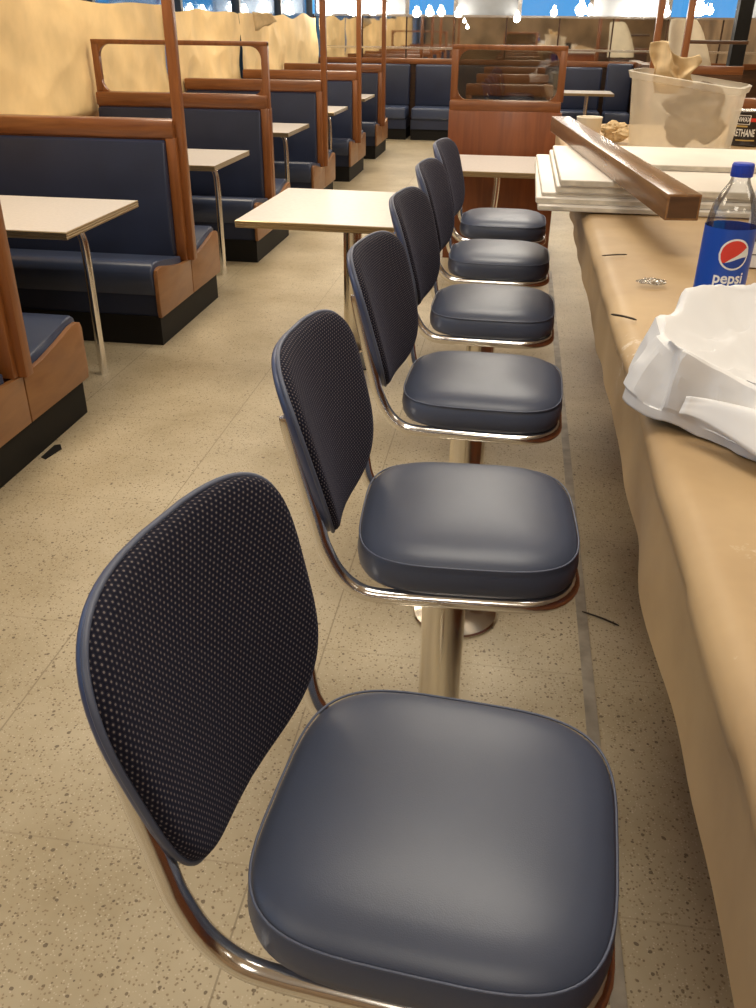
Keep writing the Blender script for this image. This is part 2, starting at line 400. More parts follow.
# ------------------------------------------------------------------ bar stools
def make_stool():
    t = thing('bar_stool', '', 'stool', group='blue bar stools along the counter')
    K = 72; cx = .037; h = .206
    # column, base, mounting plate
    B().lathe([(.001, 0), (.128, 0), (.130, .006), (.126, .012), (.09, .022), (.055, .032), (.048, .036), (.001, .036)], n=48).build('base', M['column'], t)
    B().lathe([(.001, .034), (.045, .034), (.045, .655), (.05, .658), (.05, .676), (.001, .676)], n=40).build('column', M['column'], t)
    B().box(cx-.10, cx+.10, -.10, .10, .676, .710, .006).build('swivel_plate', M['dark_metal'], t)
    # cushion
    ne = 3.8
    prof = [(.16, .708), (h-.012, .709), (h-.004, .714), (h+.001, .724), (h+.003, .740), (h+.001, .757), (h-.002, .768), (h-.004, .7715),
            (h-.010, .7785), (h-.024, .788), (h-.05, .796), (h-.085, .802), (h-.13, .806), (.02, .808)]
    rings = []
    for r, z in prof:
        rings.append([(cx+q[0], q[1], z) for q in (superell(r, r, ne if r > .08 else 2.8, k, K) for k in range(K))])
    se = B().loft(rings).build('seat', M['seat'], t, ang=60)
    B().tube([(cx+q[0], q[1], .7725) for q in (superell(h-.001, h-.001, ne, k, K) for k in range(K))], .0018, 8, closed=True).build('piping', M['piping'], se, ang=80)
    # tube frame: from the back pad, down, under the cushion and round the front
    side = [(-.262, .170, 1.030), (-.259, .172, 1.010), (-.239, .177, .925), (-.215, .183, .835), (-.200, .187, .775), (-.186, .189, .738), (-.164, .190, .712), (-.136, .191, .699), (-.09, .193, .697)]
    half = smooth_path(side, 5) + [(.02, .194, .697), (.14, .194, .697)]
    arc = [(.14+.095*math.sin(a), .099+.095*math.cos(a), .697) for a in [PI/2*k/8 for k in range(1, 9)]]
    half = [tuple(p) for p in half] + arc
    full = half + [(x, -y, z) for x, y, z in reversed(half)]
    full = [(x + .085*y*max(0, min(1, (z-.70)/.1)), y, z) for x, y, z in full]
    B().tube(full, .0145, 16).build('frame', M['chrome'], t, ang=60)
    # back pad: curved shell with dotted fabric front
    zc, hh = .950, .180; tilt = math.radians(14.3)
    xc = -.226
    TW = .085
    def surf(u, v, d):     # u across, v up the pad, d = outwards to the front
        wy = .205*(1 + .085*v)
        y = u*wy
        bow = .048*(1-u*u)
        ux, uz = -math.sin(tilt), math.cos(tilt)
        fx, fz = math.cos(tilt), math.sin(tilt)
        return (xc + v*hh*ux + (d-bow+.009)*fx + TW*y, y, zc + v*hh*uz + (d-bow+.009)*fz)
    def outline(k, r=1.0):
        th = 2*PI*k/K; c, s_ = math.cos(th), math.sin(th)
        n = (4.3 if c > 0 else 2.9) if s_ > 0 else 3.2
        return (r*math.copysign(abs(c)**(2/n), c), r*math.copysign(abs(s_)**(2/n), s_))
    rr = [(.999, .004), (.992, .012), (.965, .0185), (.92, .022), (.85, .0245), (.7, .027), (.5, .0285), (.25, .0295), (.02, .03)]
    fr = B().loft([[surf(*outline(k, r), d) for k in range(K)] for r, d in rr], cap0=False).build('backrest', M['fabric'], t, ang=70)
    arc = [0.0]
    for (r0, d0), (r1, d1) in zip(rr[:-1], rr[1:]): arc.append(arc[-1]+math.hypot((r0-r1)*.175, d1-d0))
    uvl = fr.data.uv_layers.new(name='UVMap')
    tot = .175
    for lp in fr.data.loops:
        ri, k = divmod(lp.vertex_index, K); ox, oy = outline(k); ln = math.hypot(ox, oy)
        f_ = (arc[-1]-arc[ri]+.0035)/tot
        uvl.data[lp.index].uv = (ox*.206*f_, oy*hh*f_)
    rr = [(.995, .004), (1.004, .0), (1.002, -.006), (.985, -.010), (.95, -.0115), (.8, -.0125), (.5, -.013), (.02, -.0135)]
    sh = B().loft([[surf(*outline(k, r), d) for k in range(K)] for r, d in rr], cap0=False).build('back_shell', M['shell'], t, ang=70)
    B().tube([surf(*outline(k, 1.006), .003) for k in range(K)], .0038, 8, closed=True).build('piping', M['piping'], sh, ang=80)
    for s in (-1, 1):
        p = [Vector((-.268+.014*s, s*.168, 1.020)), Vector((-.250+.014*s, s*.166, 1.024))]
        B().tube(p, [.007, .007], 10).build('screw', M['chrome'], t)
    return t
stool = make_stool()
slabs = ['closest blue bar stool, whole curved dotted backrest and seat filling the foreground',
         'second blue bar stool from the front, chrome column showing under its seat',
         'third blue bar stool from the front, between the second and the fourth',
         'fourth blue bar stool from the front, its backrest overlapping the white square table',
         'fifth blue bar stool from the front, second farthest of the row',
         'farthest blue bar stool, in front of the table by the wooden partition']
SY = [.727, 1.465, 2.19, 2.93, 3.68, 4.42]; SR = [-4.5, 3, -1.5, -1, 0, 0]
for i in range(6):
    o = stool if i == 0 else copy_tree(stool)
    o.location = (-.060 if i == 0 else -.071, SY[i], 0.0005); o.rotation_euler = (0, 0, math.radians(SR[i])); o['label'] = slabs[i]

# ------------------------------------------------------------------ booths
def make_booth(label, loc, Lx, sides=(1, -1), post=False, frame=False, both=False, rear=False, group=None, wall_end=True):
    t = thing('dining_booth', label, 'booth', loc, 0, group)
    e1 = -Lx
    for s in sides:
        ys = sorted((0.05*s, .49*s)) 
    y0 = -.50 if -1 in sides else -.05; y1 = .50 if 1 in sides else .05
    B().box(e1+.0, -.022, y0, y1, 0, .165).build('kick_base', M['black'], t, smooth=False)
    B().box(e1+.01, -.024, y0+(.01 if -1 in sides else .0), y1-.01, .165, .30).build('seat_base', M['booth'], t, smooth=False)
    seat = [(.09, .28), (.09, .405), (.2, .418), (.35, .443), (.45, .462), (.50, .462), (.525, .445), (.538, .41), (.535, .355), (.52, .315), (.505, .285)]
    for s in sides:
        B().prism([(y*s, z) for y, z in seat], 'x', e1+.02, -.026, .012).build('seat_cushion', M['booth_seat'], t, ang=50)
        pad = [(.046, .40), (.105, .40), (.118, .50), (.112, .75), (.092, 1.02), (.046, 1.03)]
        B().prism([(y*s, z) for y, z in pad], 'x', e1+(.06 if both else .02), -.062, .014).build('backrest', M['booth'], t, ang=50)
        pn = [(.004, .166), (.524, .166), (.532, .20), (.532, .40), (.522, .425), (.49, .436), (.44, .432), (.3, .402), (.16, .378), (.004, .368)]
        for (xa, xb) in ([(-.022, 0)] + ([(e1, e1+.022)] if both else [])):
            B().prism([(y*s, z) for y, z in pn], 'x', xa, xb, .003).build('end_panel', M['wood_panel'], t)
    B().box(e1+.01, -.05, -.046, .046, .30, 1.05).build('core_board', M['wood_red'], t, smooth=False)
    if rear:
        B().box(e1, 0, -.068, -.046, .0, 1.06, .003).build('rear_panel', M['wood_red'], t)
    B().box(e1, -.012, -.062, .062, 1.035, 1.13, .012).build('top_rail', M['wood_h'], t)
    B().box(-.062, -.004, -.058, .058, .372, 1.04, .004).build('end_stile', M['wood'], t)
    if both: B().box(e1+.004, e1+.062, -.058, .058, .372, 1.04, .004).build('end_stile', M['wood'], t)
    if post:
        B().box(-.022, .032, -.028, .028, .37, ZC-.001, .004).build('post', M['wood'], t)
    if frame:
        za, zb = 1.125, 1.48
        f = B()
        f.box(-.05, 0, -.025, .025, za if both else .38, zb, .004)
        f.box(e1, e1+.05, -.025, .025, za, zb, .004)
        f.box(e1, 0, -.026, .026, zb-.028, zb+.004, .004)
        for (xc, sx) in ((-.05, -1), (e1+.05, 1)):
            for (zc, sz) in ((za, 1), (zb-.028, -1)):
                w = .085
                # concave bracket filling the corner
                poly = [(xc, zc), (xc+sx*w, zc)] + [(xc+sx*(w-w*math.sin(a)*1.0), zc+sz*(w-w*math.cos(a))) for a in [PI/2*k/8 for k in range(1, 9)]]
                f.prism(poly, 'y', -.02, .02)
        f.build('glazing_frame', M['wood'], t)
        if both: B().box(e1+.03, -.03, -.003, .003, za-.002, zb-.02).build('glass_pane', M['smoke_glass'], t, smooth=False)
    return t
XA = -1.862; LB = 1.36
blab = ['nearest wooden dining booth, cut off at the left edge of the photo',
        'blue back-to-back dining booth behind the nearest table, tall post at its aisle end',
        'blue dining booth with an open rounded frame above its backrest',
        'blue dining booth with ceiling post just beyond the framed booth',
        'blue dining booth second from the far end of the window row',
        'farthest blue dining booth of the window row, by the back corner']
YB = [4.965+1.976*(k-1) for k in range(6)]
for k in range(6):
    make_booth(blab[k], (XA, YB[k], 0), LB, post=(k != 2), frame=(k == 2), group='blue dining booths along the window wall')
# centre row
make_booth('red wooden partition with tinted glass window, the end of the centre booth row', (.305, 6.95, 0), .812, sides=(1,), frame=True, both=True, rear=True)
for k, lb in enumerate(('centre row booth first behind the glazed partition, wood rail seen through the glass',
                        'centre row booth second behind the glazed partition',
                        'centre row booth third behind the glazed partition, farthest of that row')):
    make_booth(lb, (.305, 8.93+1.976*k, 0), .812, both=True, group='centre row booths behind the partition')
make_booth('dark framed wooden booth end at the right edge behind the varnish can', (2.62, 7.75, 0), 1.0, sides=(1,), both=True, rear=True)

# ------------------------------------------------------------------ booth tables
def table_top(t, x0, x1, y0, y1, z0, z1):
    B().box(x0+.004, x1-.004, y0+.004, y1-.004, z0+.004, z1-.001).build('core', M['edge_dark'], t, smooth=False)
    B().box(x0+.006, x1-.006, y0+.006, y1-.006, z1-.003, z1).build('tabletop', M['laminate'], t, smooth=False)
    b = B()
    for zz in (z1-.006, z1-.017, z1-.028):
        b.tube([(x0+.004, y0+.004, zz), (x1-.004, y0+.004, zz), (x1-.004, y1-.004, zz), (x0+.004, y1-.004, zz)], .0058, 6, closed=True)
    b.build('edge_trim', M['edge'], t, ang=30)
def make_btable():
    t = thing('booth_table', '', 'table', group='white topped tables between the window booths')
    table_top(t, -1.30, 0, -.40, .40, .762, .799)
    p = smooth_path([(-.30, 0, .744), (-.17, 0, .738), (-.137, 0, .70), (-.127, 0, .60), (-.127, 0, .3), (-.127, 0, 0)], 5)
    B().tube(p, .021, 14).build('leg', M['chrome'], t)
    return t
bt = make_btable()
tlab = ['white topped booth table nearest the camera at the left edge', 'white booth table second from the camera, by the framed booth',
        'white booth table third along the window row, before the booth with the second ceiling post',
        'white booth table fourth along the window row', 'white booth table fifth along the window row, near the back wall']
for k in range(5):
    o = bt if k == 0 else copy_tree(bt)
    o.location = (-1.897, 3.985+1.976*k + (.08 if k else 0), 0); o['label'] = tlab[k]

# square pedestal table in the aisle
t = thing('pedestal_table', 'square white topped table on a chrome column, in the aisle left of the stools', 'table', (-.80, 4.50, 0), math.radians(-1.5))
table_top(t, -.47, .47, -.475, .475, .752, .79)
B().lathe([(.001, .02), (.07, .02), (.05, .035), (.048, .753), (.001, .753)], n=32).build('column', M['column'], t)
B().lathe([(.001, 0), (.25, 0), (.252, .008), (.22, .018), (.08, .028), (.001, .028)], n=48).build('base', M['dark_metal'], t)
# table by the partition
t = thing('partition_table', 'white topped table standing against the red wooden partition', 'table', (-.10, 6.32, 0), 0)
table_top(t, -.42, .42, -.40, .42, .742, .78)
B().tube(smooth_path([(-.02, .1, .735), (-.015, .1, .6), (-.04, .1, .3), (-.05, .1, 0)], 5), .024, 14).build('leg', M['chrome'], t)
# far tables
for (x, y, lb) in ((.95, 14.1, 'small white topped table in front of the right-hand back bench'),):
    t = thing('wall_table', lb, 'table', (x, y, 0))
    table_top(t, -.42, .36, -.35, .35, .745, .78)
    B().tube([(0, 0, .74), (0, 0, .02)], .03, 12).build('column', M['chrome'], t)
    B().lathe([(.001, 0), (.2, 0), (.2, .012), (.04, .03), (.001, .03)], n=24).build('base', M['dark_metal'], t)

# ------------------------------------------------------------------ benches on the back wall
def make_bench(label, x0, x1, yb, yf, top=1.06):
    t = thing('wall_bench', label, 'bench', ((x0+x1)/2, yb, 0), 0, 'blue benches along the back wall')
    h = (x1-x0)/2; d = yf-yb
    B().box(-h, h, d+.05, 0, 0, .16).build('kick_base', M['black'], t, smooth=False)
    B().box(-h, h, d+.03, 0, .16, .30).build('seat_base', M['booth'], t, smooth=False)
    B().box(-h+.005, h-.005, d, -.10, .30, .47, .03, 3).build('seat_cushion', M['booth_seat'], t)
    B().box(-h+.005, h-.005, -.16, -.02, .46, top, .03, 3).build('backrest', M['booth'], t)
    return t
yb = Y1-.005
make_bench('blue corner bench at the far left of the back wall', -3.2, -1.76, yb, yb-.62)
make_bench('wide blue bench on the back wall left of the glazed partition', -1.68, -.15, yb, yb-.62)
make_bench('blue bench on the back wall right of the glazed partition', -.05, 1.22, yb, yb-.62)
make_bench('upright blue bench section in the right back corner, nearer than its neighbour', 1.27, 1.66, yb-.15, yb-.75, 1.12)
B_ = B().box(1.70, 1.86, yb-.95, yb-.01, 0, 1.14, .008).build('end_panel', M['wood_dark']); B_.name = 'bench_end'
tag(B_, 'dark wooden end panel closing the right back bench', 'panel')

# ------------------------------------------------------------------ divider, pillar, right side background
t = thing('post_divider', 'open wooden divider with two tall posts behind the clear tub', 'divider', (1.4, 11.0, 0))
for x in (0.02, .335):
    B().box(x-.035, x+.035, -.035, .035, .0, ZC-.001, .004).build('post', M['wood'], t)
B().box(.37, .98, -.02, .02, 1.455, 1.49, .004).build('rail', M['wood_dark'], t)
B().box(.37, .98, -.035, .035, 1.16, 1.245, .006).build('rail', M['wood_h'], t)
B().box(.05, .30, -.02, .02, 1.16, 1.245, .006).build('rail', M['wood_h'], t)
B().box(.05, .98, -.03, .03, 0, 1.16).build('lower_panel', M['wood_dark'], t, smooth=False)
struct(B().box(2.63, 2.80, 13.0, 13.2, 0, ZC).build('trim_5', M['black'], smooth=False))
# pale rounded cover
rings = []
for (z, w, d, ox) in ((1.10, .25, .12, .05), (1.25, .245, .12, .04), (1.40, .215, .115, .01), (1.55, .185, .10, -.035), (1.63, .165, .09, -.06), (1.68, .14, .07, -.08), (1.695, .08, .03, -.085)):
    rings.append([(1.80+ox+superell(w, d, 3, k, 32)[0], 11.3+superell(w, d, 3, k, 32)[1], z+.012*noise.noise(Vector((k*.9, z*5, 0)))) for k in range(32)])
tag(B().loft(rings).build('draped_cover', M['pale_cover'], ang=60), 'tall pale cream cover, rounded at the top, standing behind the twin posts', 'cover')
t = thing('cover_stand', 'dark stand under the tall pale cover behind the twin posts', 'stand', (1.84, 11.3, 0))
B().box(-.18, .18, -.1, .1, 0, 1.08, .01).build('cabinet', M['wood_dark'], t)

# ------------------------------------------------------------------ paper over the left windows
def sheet(y0, y1, top, seed, label, amp=.05, tz=.05, lean=0):
    def fn(u, v):
        y = y0+(y1-y0)*u; zt = top + tz*(noise.noise(Vector((y*1.3, seed, 0)))) + lean*(u-.5)
        z = .93+(zt-.93)*v
        p = Vector((y*1.0+z*.5, z*1.3-y*.5, seed*3.7))
        n1 = noise.noise(p); n2 = 1-abs(noise.noise(p*1.9+Vector((5, 1, 0))))*2
        x = X0+.048+amp*.85*(n1*.75+.42*n2)+(.0035*noise.noise(p*5))
        x = min(max(x, X0+.006), X0+.094); k = min(1, v/.07)
        return (X0+.0005+(x-X0)*k, y, z)
    o = B().grid(fn, 70, 34).build('paper_sheet', M['wallpaper'], ang=180)
    tag(o, label, 'paper', 'brown paper sheets covering the windows')
    return o
sheet(2.2, 5.9, 1.80, 1, 'wrinkled tan paper sheet over the nearest window, left edge of the photo', .05, .02)
sheet(5.9, 8.6, 1.735, 1, 'tan paper sheet over the window behind the framed booth', .045, .03)
sheet(8.6, 10.95, 1.70, 3, 'tan paper sheet with drooping folds over the third window', .08, .05)
sheet(10.95, 12.98, 1.70, 4, 'tan paper sheet over the fourth window, before the far corner', .07, .07)
sheet(12.98, 15.15, 1.70, 5, 'farthest tan paper sheet, in the back corner', .06, .06)
# a folded flap sticking out from the sheets
pts = [(-3.215, 11.35, 1.72), (-3.02, 11.5, 1.70), (-2.98, 11.6, 1.62), (-3.2, 11.4, 1.52)]
b = B(); b.grid(lambda u, v: tuple(Vector(pts[0]).lerp(Vector(pts[1]), u).lerp(Vector(pts[3]).lerp(Vector(pts[2]), u), v)+Vector((0, 0, .02*noise.noise(Vector((u*4, v*4, 1)))))), 8, 8)
tag(solid(b.build('paper_flap', M['rag'], ang=180), .004), 'brown folded paper flap hanging out at the top of the papered windows', 'paper')

struct(B().box(X0, X0+.09, 2.0, Y1-.1, .90, .932, .004).build('trim_6', M['wood_h'], smooth=False))
# blinds added in some back windows, pale in place of whitish glare
for x, c, lb in ((-3.29, -1.88, 'pale blind added for the whitish glare in the back window at the far left'), (-1.07, -.15, 'pale blind added for the whitish glare in the back window left of the blue one over the partition'),
                 (.98, 2.07, 'pale blind added for the whitish glare in the back window behind the first wooden post'), (3.23, 4.37, 'pale blind added for the whitish glare in the back window beyond the black pillar')):
    t = thing('glare_blind', lb, 'blind', ((x+c)/2, Y1+.03, 2.47))
    B().box(-(c-x)/2, (c-x)/2, -.004, 0, -.725, 0).build('glare_panel', M['blind'], t, smooth=False)
    B().tube([(-(c-x)/2, .0, 0), ((c-x)/2, .0, 0)], .02, 10).build('roller', M['chrome'], t)
# added glowing bulb shapes standing in for reflected lights along the back wall
bulbs = [(-3.1, 1.80), (-2.70, 1.80), (-2.38, 1.78), (-2.16, 1.80), (-1.70, 1.76), (-1.50, 1.775), (-1.32, 1.78), (-1.05, 1.76), (-.15, 1.70), (.40, 1.79), (.80, 1.83), (.93, 1.81), (1.52, 1.80), (2.52, 1.84), (2.66, 1.83), (3.15, 1.85), (-.95, 1.66), (-.90, 1.58), (1.75, 1.83), (2.05, 1.80)]
for x, z in bulbs:
    r = .08 if x in (-2.70, .80, -3.1, 2.52, 1.75) else (.02 if z < 1.7 else .05)
    o = B().lathe([(.001, -r), (r*.5, -r*.87), (r*.87, -r*.5), (r, 0), (r*.87, r*.5), (r*.5, r*.87), (r*.3, r*1.3), (r*.3, r*1.8), (.001, r*1.8)], n=16).build('glare_bulb', M['bulb'])
    o.location = (x, Y1-.12, z)
    tag(o, 'small glowing bulb shape added for the reflected lights along the top of the mirror wall', 'bulb', 'added glowing shapes for reflected lights along the back wall')
    B().tube([(0, 0, r*1.75), (0, 0, r*1.9), (0, .115, r*1.9+.02)], .008, 6).build('bracket', M['chrome'], o)

# ------------------------------------------------------------------ counter
CXE = .222; CYE = 5.8
t = thing('bar_counter', 'long bar counter under brown paper, right of the stools', 'counter', (0, 0, 0))
B().box(.62, 1.75, -1.2, CYE-.05, 0, CZ-.06).build('counter_body', M['wood_red'], t, smooth=False)
B().box(CXE+.02, 1.80, -1.25, CYE, CZ-.06, CZ-.008, .01).build('counter_top', M['laminate'], t)
def cpaper(u, v):
    y = -1.2+(CYE+1.2)*u
    hem = .135-.035*max(0, min(1, (y-1.2)/2.5)) + .012*noise.noise(Vector((y*2.2, 3, 0)))
    wob = .006*noise.noise(Vector((y*1.7, 0, 7)))+.005*noise.noise(Vector((y*6, 0, 2)))
    bulge = .013*math.exp(-((y-.98)/.13)**2)
    r = .035
    s = v*1.75
    if s < hem:
        zz = CZ-r-(hem-s); x = CXE+wob*1.4-bulge*(1-s/hem) + .010*noise.noise(Vector((y*4, s*9, 5)))*(1-s/hem) + .008
    elif s < hem+r*PI/2:
        a = (s-hem)/r; x = CXE+wob*.7+r-r*math.cos(a); zz = CZ-r+r*math.sin(a)
    else:
        x = CXE+r+(s-hem-r*PI/2); k = min(1, (x-CXE-r)/.1)
        p = Vector((x*2.2, y*1.6, 1.7))
        zz = CZ + k*(.0015+.0035*max(0, noise.noise(p)) + .0025*max(0, 1-6*abs(noise.noise(p*1.3+Vector((3, 9, 0))))))
    return (x, y, zz)
b = B()
nv = [0, .02, .04, .06, .08, .1] 
rowsv = [i*.012/1.75 for i in range(0, 18)] + [(.22+i*.03)/1.75 for i in range(0, 51)]
V = [[b.bm.verts.new(cpaper(i/239, v)) for v in rowsv] for i in range(240)]
for i in range(239):
    for j in range(len(rowsv)-1): b.bm.faces.new((V[i][j], V[i+1][j], V[i+1][j+1], V[i][j+1]))
tag(b.build('counter_paper', M['kraft'], ang=180), 'brown kraft paper draped over the long counter top and its edge', 'paper')

# ------------------------------------------------------------------ boards and beam on the counter
def board(x0, x1, y0, y1, z, th, rot, label):
    cx, cy = (x0+x1)/2, (y0+y1)/2
    o = B().box(-(x1-x0)/2, (x1-x0)/2, -(y1-y0)/2, (y1-y0)/2, 0, th, .004).build('white_board', M['board'])
    o.location = (cx, cy, z); o.rotation_euler = (0, 0, math.radians(rot))
    # raw edge band
    e = B()
    hx, hy = (x1-x0)/2, (y1-y0)/2
    e.box(-hx+.002, hx-.002, -hy-.0008, -hy+.01, .004, th-.004)
    e.box(-hx-.0008, -hx+.01, -hy+.002, hy-.002, .004, th-.004)
    e.build('raw_edge', M['board_edge'], o, smooth=False)
    tag(o, label, 'board', 'white boards stacked on the counter')
z = CZ+.006
board(.082, 1.35, 2.85, 3.85, z, .017, 0, 'bottom white board of the stack on the counter'); z += .0175
board(.078, 1.30, 2.87, 3.84, z, .019, -.4, 'second white board from the bottom of the stack'); z += .0195
board(.088, 1.34, 2.90, 3.83, z, .012, .5, 'greyish white board third from the bottom of the stack'); z += .0125
board(.135, 1.30, 2.885, 3.80, z, .021, .0, 'white board directly under the top boards of the stack'); z += .0215
zt = z
board(.145, .352, 2.875, 3.76, z, .020, 0, 'top white board on the left of the stack, its right end under the wooden beam')
board(.372, 1.40, 3.29, 3.81, z, .020, 0, 'top white board on the right of the beam, behind the soda bottle')
zb = zt+.0205
# beam: box tube lying diagonally
A = Vector((.372, 2.26)); Cc = Vector((.145, 4.28))   # left edge near/far
d = (Cc-A); Lb = d.length; ang = math.atan2(d.y, d.x)-PI/2
o = B().box(0, .083, 0, Lb, 0, .062, .003).build('wooden_beam', M['beam'])
o.location = (A.x, A.y, zb+.001); o.rotation_euler = (0, 0, ang)
B().box(.006, .077, -.0006, .004, .006, .056).build('sawn_end', M['wood_dark'], o, smooth=False)
tag(o, 'long brown varnished wooden beam lying diagonally across the white boards', 'beam')

# ------------------------------------------------------------------ soda bottle
def lather(t, name, prof, mat, n=48, ang=60): return B().lathe(prof, n=n).build(name, mat, t, ang=ang)
BX, BY = .381, 1.618
t = thing('soda_bottle', 'clear plastic soda bottle with blue label and blue cap behind the white paper', 'bottle', (BX, BY, CZ+.006))
h = .308; R_ = .0430
pf = [(.001, .004), (.03, 0), (.040, .006), (R_, .02), (R_, .19), (R_-.0005, .205), (.0405, .222), (.036, .242), (.027, .260), (.0185, .274), (.0155, .282), (.0155, .288), (.018, .289), (.018, .292), (.0155, .293), (.0155, .3)]
b = B(); n = 48
b.loft([[(r*math.cos(2*PI*k/n), r*math.sin(2*PI*k/n), z) for k in range(n)] for r, z in pf], cap1=False)
body = b.build('body', M['plastic'], t, ang=60)
cap = B(); K = 60
rg = []
for z, r in ((.286, .0172), (.287, .0178), (.3045, .0176), (.3075, .0165), (.308, .012)):
    rg.append([((r*(1+(.025 if k % 2 and z < .306 else 0)))*math.cos(2*PI*k/K), (r*(1+(.025 if k % 2 and z < .306 else 0)))*math.sin(2*PI*k/K), z) for k in range(K)])
cap.loft(rg).build('cap', M['cap_blue'], t, ang=20)
b = B(); b.grid(lambda u, v: ((R_+.0006)*math.cos(2*PI*u), (R_+.0006)*math.sin(2*PI*u), .085+.121*v), 64, 2, wrap=True)
lab = b.build('label', M['label_blue'], t)
a0 = math.atan2(-BY, -BX)+math.radians(20)
def wrap(r, a0, zc):
    return lambda x, y: (r*math.cos(a0+x/r), r*math.sin(a0+x/r), zc+y)
zc = .165; gr = .0265
def disc(r, n=40): 
    return [(r*math.cos(2*PI*k/n), r*math.sin(2*PI*k/n)) for k in range(n)]
def strip_poly(top, bot, x0, x1, n=20):
    vs = []; fs = []
    for i in range(n+1):
        x = x0+(x1-x0)*i/n; vs += [(x, top(x)), (x, bot(x))]
    for i in range(n): fs.append((2*i, 2*i+1, 2*i+3, 2*i+2))
    return vs, fs
g2 = gr*.88
ci = lambda x: math.sqrt(max(0, g2*g2-x*x))
# white disc, then red and blue fields
vs, fs = strip_poly(lambda x: math.sqrt(max(0, gr*gr-x*x)), lambda x: -math.sqrt(max(0, gr*gr-x*x)), -gr, gr, 28)
mapped('logo_disc', vs, fs, wrap(R_+.0010, a0, zc), M['white'], lab)
wt = lambda x: max(-ci(x), min(ci(x), -.30*g2+.55*x+.30*x*abs(x)/g2+.12*g2*(1)))
wb = lambda x: max(-ci(x), min(ci(x), -.42*g2+.16*x+.10*g2*math.sin(x/g2*2.4)))
vs, fs = strip_poly(ci, lambda x: min(ci(x), max(wt(x), wb(x))), -g2, g2, 32)
mapped('logo_red', vs, fs, wrap(R_+.0014, a0, zc), M['red'], lab)
vs, fs = strip_poly(lambda x: min(wb(x), ci(x)), lambda x: -ci(x), -g2, g2, 32)
mapped('logo_blue', vs, fs, wrap(R_+.0014, a0, zc), M['blue_deep'], lab)
vs, fs = text_mesh('pepsi', .027, .95, .0006)
mapped('lettering', vs, fs, wrap(R_+.0014, a0-.05, .124), M['white'], lab)

# ------------------------------------------------------------------ white crumpled paper
def rim(th):
    c, s_ = math.cos(th), math.sin(th)
    return Vector((.520+.262*c + .012*math.sin(5*th+1), 1.293+.168*s_+.016*math.sin(3*th)+.008*math.sin(7*th), 0))
def wrapfn(u, v):
    th = 2*PI*u; r0 = rim(th); cen = Vector((.53, 1.235, 0))
    far = .5+.5*math.sin(th); left = .5-.5*math.cos(th)
    hz = .052+.082*far**.8+.012*left*(1-far) + .012*noise.noise(Vector((math.cos(th)*2.6, math.sin(th)*2.6, 3)))
    dirv = (r0-Vector((.520, 1.293, 0))).normalized()
    if v < .55:
        k = v/.55; p = cen.lerp(r0, k**.9); z = .010 + hz*(.25*k+.75*k**2.6)
    elif v < .63:
        k = (v-.55)/.08; p = r0+dirv*(.016*k); z = .010+hz*(1+.03*math.sin(k*PI))
    else:
        k = (v-.63)/.37
        out = .016+(.022*(1-far)+.012+.010*math.sin(th*6+1)*k)*math.sin(k*PI/2)
        p = r0+dirv*out; lift = .016*max(0, math.sin(th*4+.6))*(1-far)
        z = (.010+hz)*(1-k) + .004 + lift*k
    q = Vector((p.x*6.5, p.y*6.5, z*7+v*1.5))
    cr = (1-2.2*abs(noise.noise(q)))*.016 + (1-2.2*abs(noise.noise(q*2.3+Vector((3, 7, 1)))))*.011 + (1-2*abs(noise.noise(q*5)))*.003
    amp = min(1, v*5+.25)*(1 if v < .93 else .5)
    p = p+dirv*(cr-.008)*amp*.9
    z = max(.0045, z+(cr-.008)*amp*.85)
    return (p.x, p.y, CZ+z)
b = B().grid(wrapfn, 190, 84, wrap=True)
o = b.build('paper_wrap', M['paper_white'], ang=24)
tag(solid(o, .001), 'large crumpled white paper bag lying open on the counter in front of the soda bottle', 'paper bag')
def flap(u, v):
    # loose lip folded out over the near side
    x = .262+.36*u; w = .5+.5*math.sin(u*PI*2.3+.4); g = min(1, u/.3); g = g*g*(3-2*g)
    q = Vector((x*13, v*2.2, 2))
    y = 1.165-.038*g - ((.010+.060*g)+.022*w*g)*v
    z = CZ+.058 - (.036+.018*(1-w))*v**1.6*(.4+.6*g) + .014*math.sin(v*PI)*w + .010*noise.noise(q) + .012*u
    return (x+.03*v*(u-.3), y, max(CZ+.012, z))
fl = solid(B().grid(flap, 44, 18).build('folded_flap', M['paper_white'], o, ang=30), .001)

# small carton behind the bottle
t = thing('white_carton', 'small white carton with black print right of the soda bottle', 'carton', (.643, 2.20, CZ+.006), math.radians(-8))
B().box(-.075, .105, 0, .1, 0, .20, .002).build('box_body', M['paper_white'], t)
for z, w in ((.150, .06), (.142, .075), (.133, .05), (.108, .07), (.102, .062), (.096, .07), (.03, .08)):
    B().box(-.066, -.066+w, -.0008, 0, z, z+.0022).build('print_line', M['ink'], t, smooth=False)
B().box(-.069, -.051, -.0008, 0, .062, .080).build('icon_square', M['ink'], t, smooth=False)
vs, fs = text_mesh('f', .022, 1, .0005)
mapped('lettering', vs, fs, lambda x, y: (-.059+x, -.0014, .071+y), M['white'], t)

